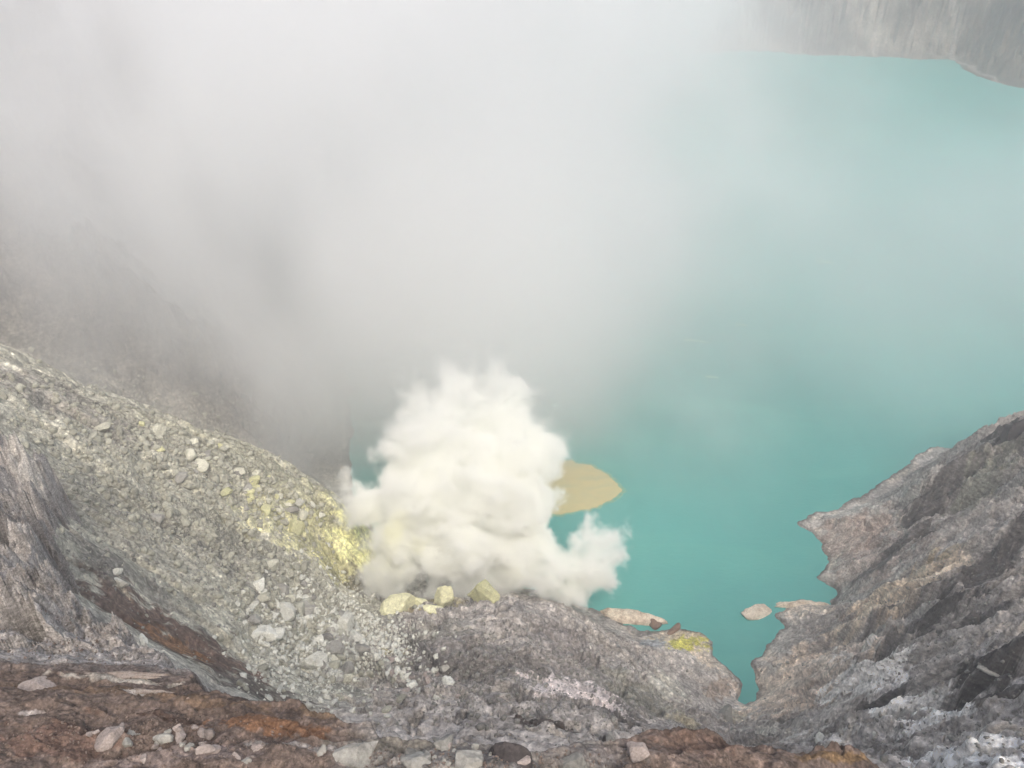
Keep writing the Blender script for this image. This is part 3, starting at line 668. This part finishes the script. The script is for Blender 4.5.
# rubble too fine to count: one object per stretch of slope
def rubble(name, n, regions, smin, smax, matn, fld, power=2.5):
    V0s = [rock_shape(np.random.default_rng(900 + k), 2 if name == 'scree_rubble' else 1, 7, (1, .75, .6), 0) for k in range(10)]
    pts = []
    for (cx, cy, rx, ry, ang, wgt) in regions:
        k = int(n * wgt); ca, sa = math.cos(R(ang)), math.sin(R(ang))
        a = rng.normal(0, .5, k); b_ = rng.normal(0, .5, k)
        pts.append(np.stack([cx + rx * a * ca + ry * b_ * sa, cy - rx * a * sa + ry * b_ * ca], 1))
    pts = np.concatenate(pts); pts = pts[np.hypot((pts[:, 0] - 357) / 24, (pts[:, 1] - 535) / 42) > 1]; pts = pts[(pts[:, 0] > -30) & (pts[:, 0] < 1060) & (pts[:, 1] < 790)]
    Q = hit(pts[:, 0], pts[:, 1]); 
    ok = (sd_lake(Q[:, 0], Q[:, 1]) > .5) & (Q[:, 1] < 170); Q = Q[ok]
    onled = led.inside(Q[:, 0], Q[:, 1]) & (led.at(Q[:, 0], Q[:, 1]) > mid.at(Q[:, 0], Q[:, 1]) + .1)
    Q = Q[onled] if fld is led else Q[~onled]; k = len(Q)
    s = smin * (smax / smin) ** (rng.uniform(size=k) ** power)
    if name == 'ledge_gravel': s = s * np.clip(np.linalg.norm(Q - [0, 0, H], axis=1) / 24, .6, 3)
    which = rng.integers(0, 10, k); Vs, Fs = [], []; off = 0
    A = rng.normal(size=(k, 4)); A /= np.linalg.norm(A, axis=1)[:, None]
    for j in range(10):
        id_ = np.where(which == j)[0]; V0, F0 = V0s[j]
        if not len(id_): continue
        w_, x_, y_, z_ = A[id_].T
        Rm = np.stack([1 - 2 * (y_ * y_ + z_ * z_), 2 * (x_ * y_ - z_ * w_), 2 * (x_ * z_ + y_ * w_), 2 * (x_ * y_ + z_ * w_), 1 - 2 * (x_ * x_ + z_ * z_), 2 * (y_ * z_ - x_ * w_),
                       2 * (x_ * z_ - y_ * w_), 2 * (y_ * z_ + x_ * w_), 1 - 2 * (x_ * x_ + y_ * y_)], 1).reshape(-1, 3, 3)
        W = np.einsum('kab,vb->kva', Rm, V0) * s[id_][:, None, None] + Q[id_][:, None, :] + np.array([0, 0, 1]) * (s[id_] * .2)[:, None, None]
        Vs.append(W.reshape(-1, 3)); Fs.append((F0[None] + (np.arange(len(id_)) * len(V0))[:, None, None]).reshape(-1, 3) + off); off += len(id_) * len(V0)
    o = np_mesh(name, np.concatenate(Vs), np.concatenate(Fs), smats[matn]); tag(o, kind='stuff'); return o
o = rubble('scree_rubble', 12000, [(150, 480, 190, 70, -28, .45), (230, 470, 150, 35, -28, .25), (290, 610, 100, 60, -35, .3)], .07, .75, 'pale', mid, 4.0)
tag(o, 'loose pale greenish stones covering the scree slope', 'rubble')
o = rubble('dark_rubble', 7000, [(150, 540, 190, 60, -28, .15), (500, 670, 180, 60, -5, .3), (950, 650, 160, 120, 0, .2)], .1, .45, 'grey', mid, 3.5)
tag(o, 'grey rubble strewn over the slopes and the headland', 'rubble')
o = rubble('bleached_rubble', 5200, [(318, 632, 62, 66, -38, .75), (385, 640, 50, 34, -30, .2)], .09, .62, 'white', mid)
tag(o, 'bleached white stones at the foot of the scree and along the pale crusts', 'rubble')
o = rubble('ledge_gravel', 4200, [(170, 745, 220, 40, -4, .45), (480, 760, 220, 14, 0, .3), (60, 640, 120, 40, 0, .25)], .008, .05, 'gravel', led)
tag(o, 'small pinkish grey gravel lying on the brown soil ledge', 'gravel')

# ================================================================== AIR: steam and haze
def vmat(name, color, scale, aniso=0.0, absorb=None):
    m = mat(name); out = N(m, 'ShaderNodeOutputMaterial'); v = N(m, 'ShaderNodeVolumePrincipled')
    v.inputs['Color'].default_value = (*color, 1); v.inputs['Anisotropy'].default_value = aniso
    v.inputs['Density Attribute'].default_value = 'density'; v.inputs['Density'].default_value = scale
    L(m, v.outputs[0], out.inputs['Volume']); return m
class G:
    """small builder for the fields of a geometry-node group"""
    def __init__(s, name):
        s.t = bpy.data.node_groups.new(name, 'GeometryNodeTree')
        s.t.interface.new_socket('Geometry', in_out='OUTPUT', socket_type='NodeSocketGeometry')
        s.out = s.t.nodes.new('NodeGroupOutput'); s.pos = s.t.nodes.new('GeometryNodeInputPosition').outputs[0]
        sep = s.t.nodes.new('ShaderNodeSeparateXYZ'); s.t.links.new(s.pos, sep.inputs[0]); s.x, s.y, s.z = sep.outputs
    def m(s, op, *a, clamp=False):
        n = s.t.nodes.new('ShaderNodeMath'); n.operation = op; n.use_clamp = clamp
        for i, v in enumerate(a):
            if hasattr(v, 'is_output'): s.t.links.new(v, n.inputs[i])
            else: n.inputs[i].default_value = v
        return n.outputs[0]
    def v(s, op, *a):
        n = s.t.nodes.new('ShaderNodeVectorMath'); n.operation = op
        for i, v in enumerate(a):
            if hasattr(v, 'is_output'): s.t.links.new(v, n.inputs[i])
            elif op == 'SCALE' and i == 1: n.inputs['Scale'].default_value = v
            else: n.inputs[i].default_value = v
        return n
    def noise(s, vec, scale, detail=4, rough=.55, seed=0, color=False):
        n = s.t.nodes.new('ShaderNodeTexNoise'); n.noise_dimensions = '4D'; s.t.links.new(vec, n.inputs['Vector']); n.inputs['W'].default_value = seed
        n.inputs['Scale'].default_value = scale; n.inputs['Detail'].default_value = detail; n.inputs['Roughness'].default_value = rough
        return n.outputs[1 if color else 0]
    def voro(s, vec, scale):
        n = s.t.nodes.new('ShaderNodeTexVoronoi'); n.feature = 'SMOOTH_F1'; s.t.links.new(vec, n.inputs['Vector']); n.inputs['Scale'].default_value = scale
        n.inputs['Smoothness'].default_value = .25; return n.outputs['Distance']
    def step(s, x, a, b):
        n = s.t.nodes.new('ShaderNodeMapRange'); n.interpolation_type = 'SMOOTHSTEP'
        s.t.links.new(x, n.inputs[0]); n.inputs[1].default_value = a; n.inputs[2].default_value = b; return n.outputs[0]
    def finish(s, dens, lo, hi, vox, mtl, name):
        c = s.t.nodes.new('GeometryNodeVolumeCube'); s.t.links.new(dens, c.inputs['Density'])
        c.inputs['Min'].default_value = lo; c.inputs['Max'].default_value = hi
        for k, ax in enumerate('XYZ'): c.inputs['Resolution ' + ax].default_value = max(8, int((hi[k] - lo[k]) / vox))
        sm = s.t.nodes.new('GeometryNodeSetMaterial'); sm.inputs['Material'].default_value = mtl
        s.t.links.new(c.outputs[0], sm.inputs[0]); s.t.links.new(sm.outputs[0], s.out.inputs[0])
        vd = bpy.data.volumes.new(name); vd.render.step_size = vox * 2.5; vd.materials.append(mtl); o = bpy.data.objects.new(name, vd); col.objects.link(o)
        md = o.modifiers.new('density', 'NODES'); md.node_group = s.t; return o

# --- the fumarole plume
def plume_volume(name, puffs, lo, hi, vox, color, scale, soft=(.7, -1.9), thin=.22):
    g = G(name + '_density')
    w1 = g.noise(g.pos, .10, 3, .5, 3, True); wv = g.v('SCALE', g.v('SUBTRACT', w1, (.5, .5, .5)).outputs[0], 10.0).outputs[0]
    w2 = g.noise(g.pos, .36, 5, .65, 5, True); wv2 = g.v('SCALE', g.v('SUBTRACT', w2, (.5, .5, .5)).outputs[0], 5.2).outputs[0]
    q = g.v('ADD', g.v('ADD', g.pos, wv).outputs[0], wv2).outputs[0]
    sdf = None
    for (a, b_, yy, r) in puffs:
        c = PY(a, b_, yy); rm = px2m(c, r)
        d = g.m('SUBTRACT', g.v('DISTANCE', q, tuple(c)).outputs['Value'], rm)
        sdf = d if sdf is None else g.m('SMOOTH_MIN', sdf, d, 1.2)
    bil = g.m('SUBTRACT', g.voro(q, .24), .55); bil2 = g.m('SUBTRACT', g.voro(q, .62), .5)
    sdf = g.m('ADD', sdf, g.m('ADD', g.m('MULTIPLY', bil, 3.6), g.m('ADD', g.m('MULTIPLY', bil2, 2.1), g.m('MULTIPLY', g.m('SUBTRACT', g.voro(q, 1.35), .5), .9))))
    dens = g.m('POWER', g.step(sdf, *soft), 1.7)
    inner = g.step(g.noise(g.pos, .14, 5, .65, 9), .34, .62)
    dens = g.m('MULTIPLY', dens, g.m('ADD', thin, inner))
    dens = g.m('MULTIPLY', dens, g.m('ADD', .10, g.step(g.z, 44.0, 14.0)))
    return g.finish(dens, lo, hi, vox, vmat(name + '_steam', color, scale, -.2), name)
puffs = [(372, 590, 101, 10), (383, 570, 103, 22), (400, 540, 106, 36), (372, 505, 110, 26), (415, 490, 110, 46), (450, 540, 106, 46), (400, 448, 113, 28), (430, 425, 114, 34), (455, 402, 119, 28),
         (492, 408, 120, 28), (500, 440, 118, 46), (542, 448, 119, 28), (470, 475, 111, 46), (450, 500, 109, 40), (500, 495, 112, 46), (520, 552, 107, 38), (478, 578, 104, 24), (552, 572, 104, 29), (585, 563, 104, 29),
         (600, 543, 107, 22), (572, 588, 102, 22), (598, 572, 104, 16), (430, 588, 101, 10), (545, 490, 118, 18), (355, 500, 108, 16), (614, 528, 110, 12), (403, 583, 101, 10), (455, 590, 102, 12), (505, 588, 103, 13), (350, 483, 112, 10), (455, 384, 124, 20), (488, 380, 127, 18), (415, 405, 121, 20), (515, 398, 124, 22)]
plume = plume_volume('fumarole_plume', puffs, (-34, 92, 2), (26, 142, 58), .30, (.992, .996, .972), .95)
tag(plume, 'dense billowing white sulphur steam rising from the vents at the lake edge', 'steam plume', kind='stuff')

vap = plume_volume('sulphur_vapour', [(386, 560, 101.5, 11), (392, 535, 102.5, 13), (402, 515, 103.5, 11), (425, 548, 100, 8), (515, 575, 100.5, 8)], (-24, 94, 4), (6, 112, 26), .3, (.99, .98, .80), .45)
tag(vap, 'pale yellow sulphur vapour on the left front of the white plume above the vents', 'sulphur vapour', kind='stuff')

# --- the bank of steam drifting over the left of the crater
g = G('steam_bank_density')
lean = g.t.nodes.new('ShaderNodeVectorRotate'); lean.rotation_type = 'EULER_XYZ'; lean.inputs['Rotation'].default_value = (R(25), R(20), R(-18))
g.t.links.new(g.pos, lean.inputs['Vector']); lp_ = g.v('MULTIPLY', lean.outputs[0], (1.25, .5, .55)).outputs[0]
nz = g.noise(g.pos, .010, 5, .55, 1); nz2 = g.noise(lp_, .034, 7, .66, 2); nz3 = g.noise(lp_, .016, 6, .62, 12)
xe = g.m('ADD', 8.0, g.m('MULTIPLY', g.m('SUBTRACT', g.y, 150.0), .165))
side = g.m('ADD', g.m('SUBTRACT', xe, g.x), g.m('MULTIPLY', g.m('SUBTRACT', nz, .5), 150.0))
side = g.m('ADD', side, g.m('MULTIPLY', g.m('SUBTRACT', nz2, .5), 110.0))
d = g.step(side, -62.0, 82.0)
d = g.m('MULTIPLY', d, g.step(g.m('ADD', g.y, g.m('MULTIPLY', g.m('SUBTRACT', nz2, .5), 50.0)), 108.0, 170.0))
d = g.m('MULTIPLY', d, g.m('ADD', .30, g.m('MULTIPLY', g.step(nz2, .36, .64), 1.05)))
d = g.m('MULTIPLY', d, g.m('ADD', .32, g.m('MULTIPLY', g.step(g.x, -125.0, -40.0), .68)))
d = g.m('MULTIPLY', d, .055)
veil = g.m('MULTIPLY', g.m('ADD', .55, g.step(nz3, .34, .68)), .0072)
veil = g.m('MULTIPLY', g.m('MULTIPLY', veil, g.step(g.y, 110.0, 175.0)), g.m('MULTIPLY', g.step(g.y, 330.0, 230.0), g.step(g.z, 60.0, 25.0)))
d = g.m('ADD', d, veil)
for (a, b_, yy, r0, r1, amt) in ((465, 320, 148, 42, 6, .045), (520, 250, 175, 50, 8, .030)):      # thicker drifts downwind of the vents
    c = PY(a, b_, yy); dd = g.v('DISTANCE', g.pos, tuple(c)).outputs['Value']
    dd = g.m('ADD', dd, g.m('MULTIPLY', g.m('SUBTRACT', nz2, .5), 40.0))
    d = g.m('ADD', d, g.m('MULTIPLY', g.step(dd, float(r0), float(r1)), amt))
for ax, a, b_ in ((g.z, 118.0, 70.0), (g.y, 560.0, 500.0), (g.x, 330.0, 230.0), (g.z, -1.5, 6.0)):
    d = g.m('MULTIPLY', d, g.step(ax, a, b_))
bank = g.finish(d, (-330, 110, -1), (330, 560, 119), 3.6, vmat('drifting_steam', (.944, .949, .946), 1.0), 'steam_bank')
tag(bank, 'wide soft bank of grey white steam drifting over the left half of the crater', 'steam', kind='stuff')

# --- haze
m = mat('haze_air'); o_ = N(m, 'ShaderNodeOutputMaterial'); v = N(m, 'ShaderNodeVolumePrincipled')
v.inputs['Color'].default_value = (.93, .95, .97, 1); v.inputs['Density'].default_value = .0009; L(m, v.outputs[0], o_.inputs['Volume'])
x0, x1, y0, y1, z0, z1 = -640, 640, -30, 775, -5, 215
V = np.array([(x0, y0, z0), (x1, y0, z0), (x1, y1, z0), (x0, y1, z0), (x0, y0, z1), (x1, y0, z1), (x1, y1, z1), (x0, y1, z1)], float)
hz = np_mesh('haze', V, np.array([[3, 2, 1, 0], [4, 5, 6, 7], [0, 1, 5, 4], [1, 2, 6, 5], [2, 3, 7, 6], [3, 0, 4, 7]]), m); tag(hz, kind='stuff')
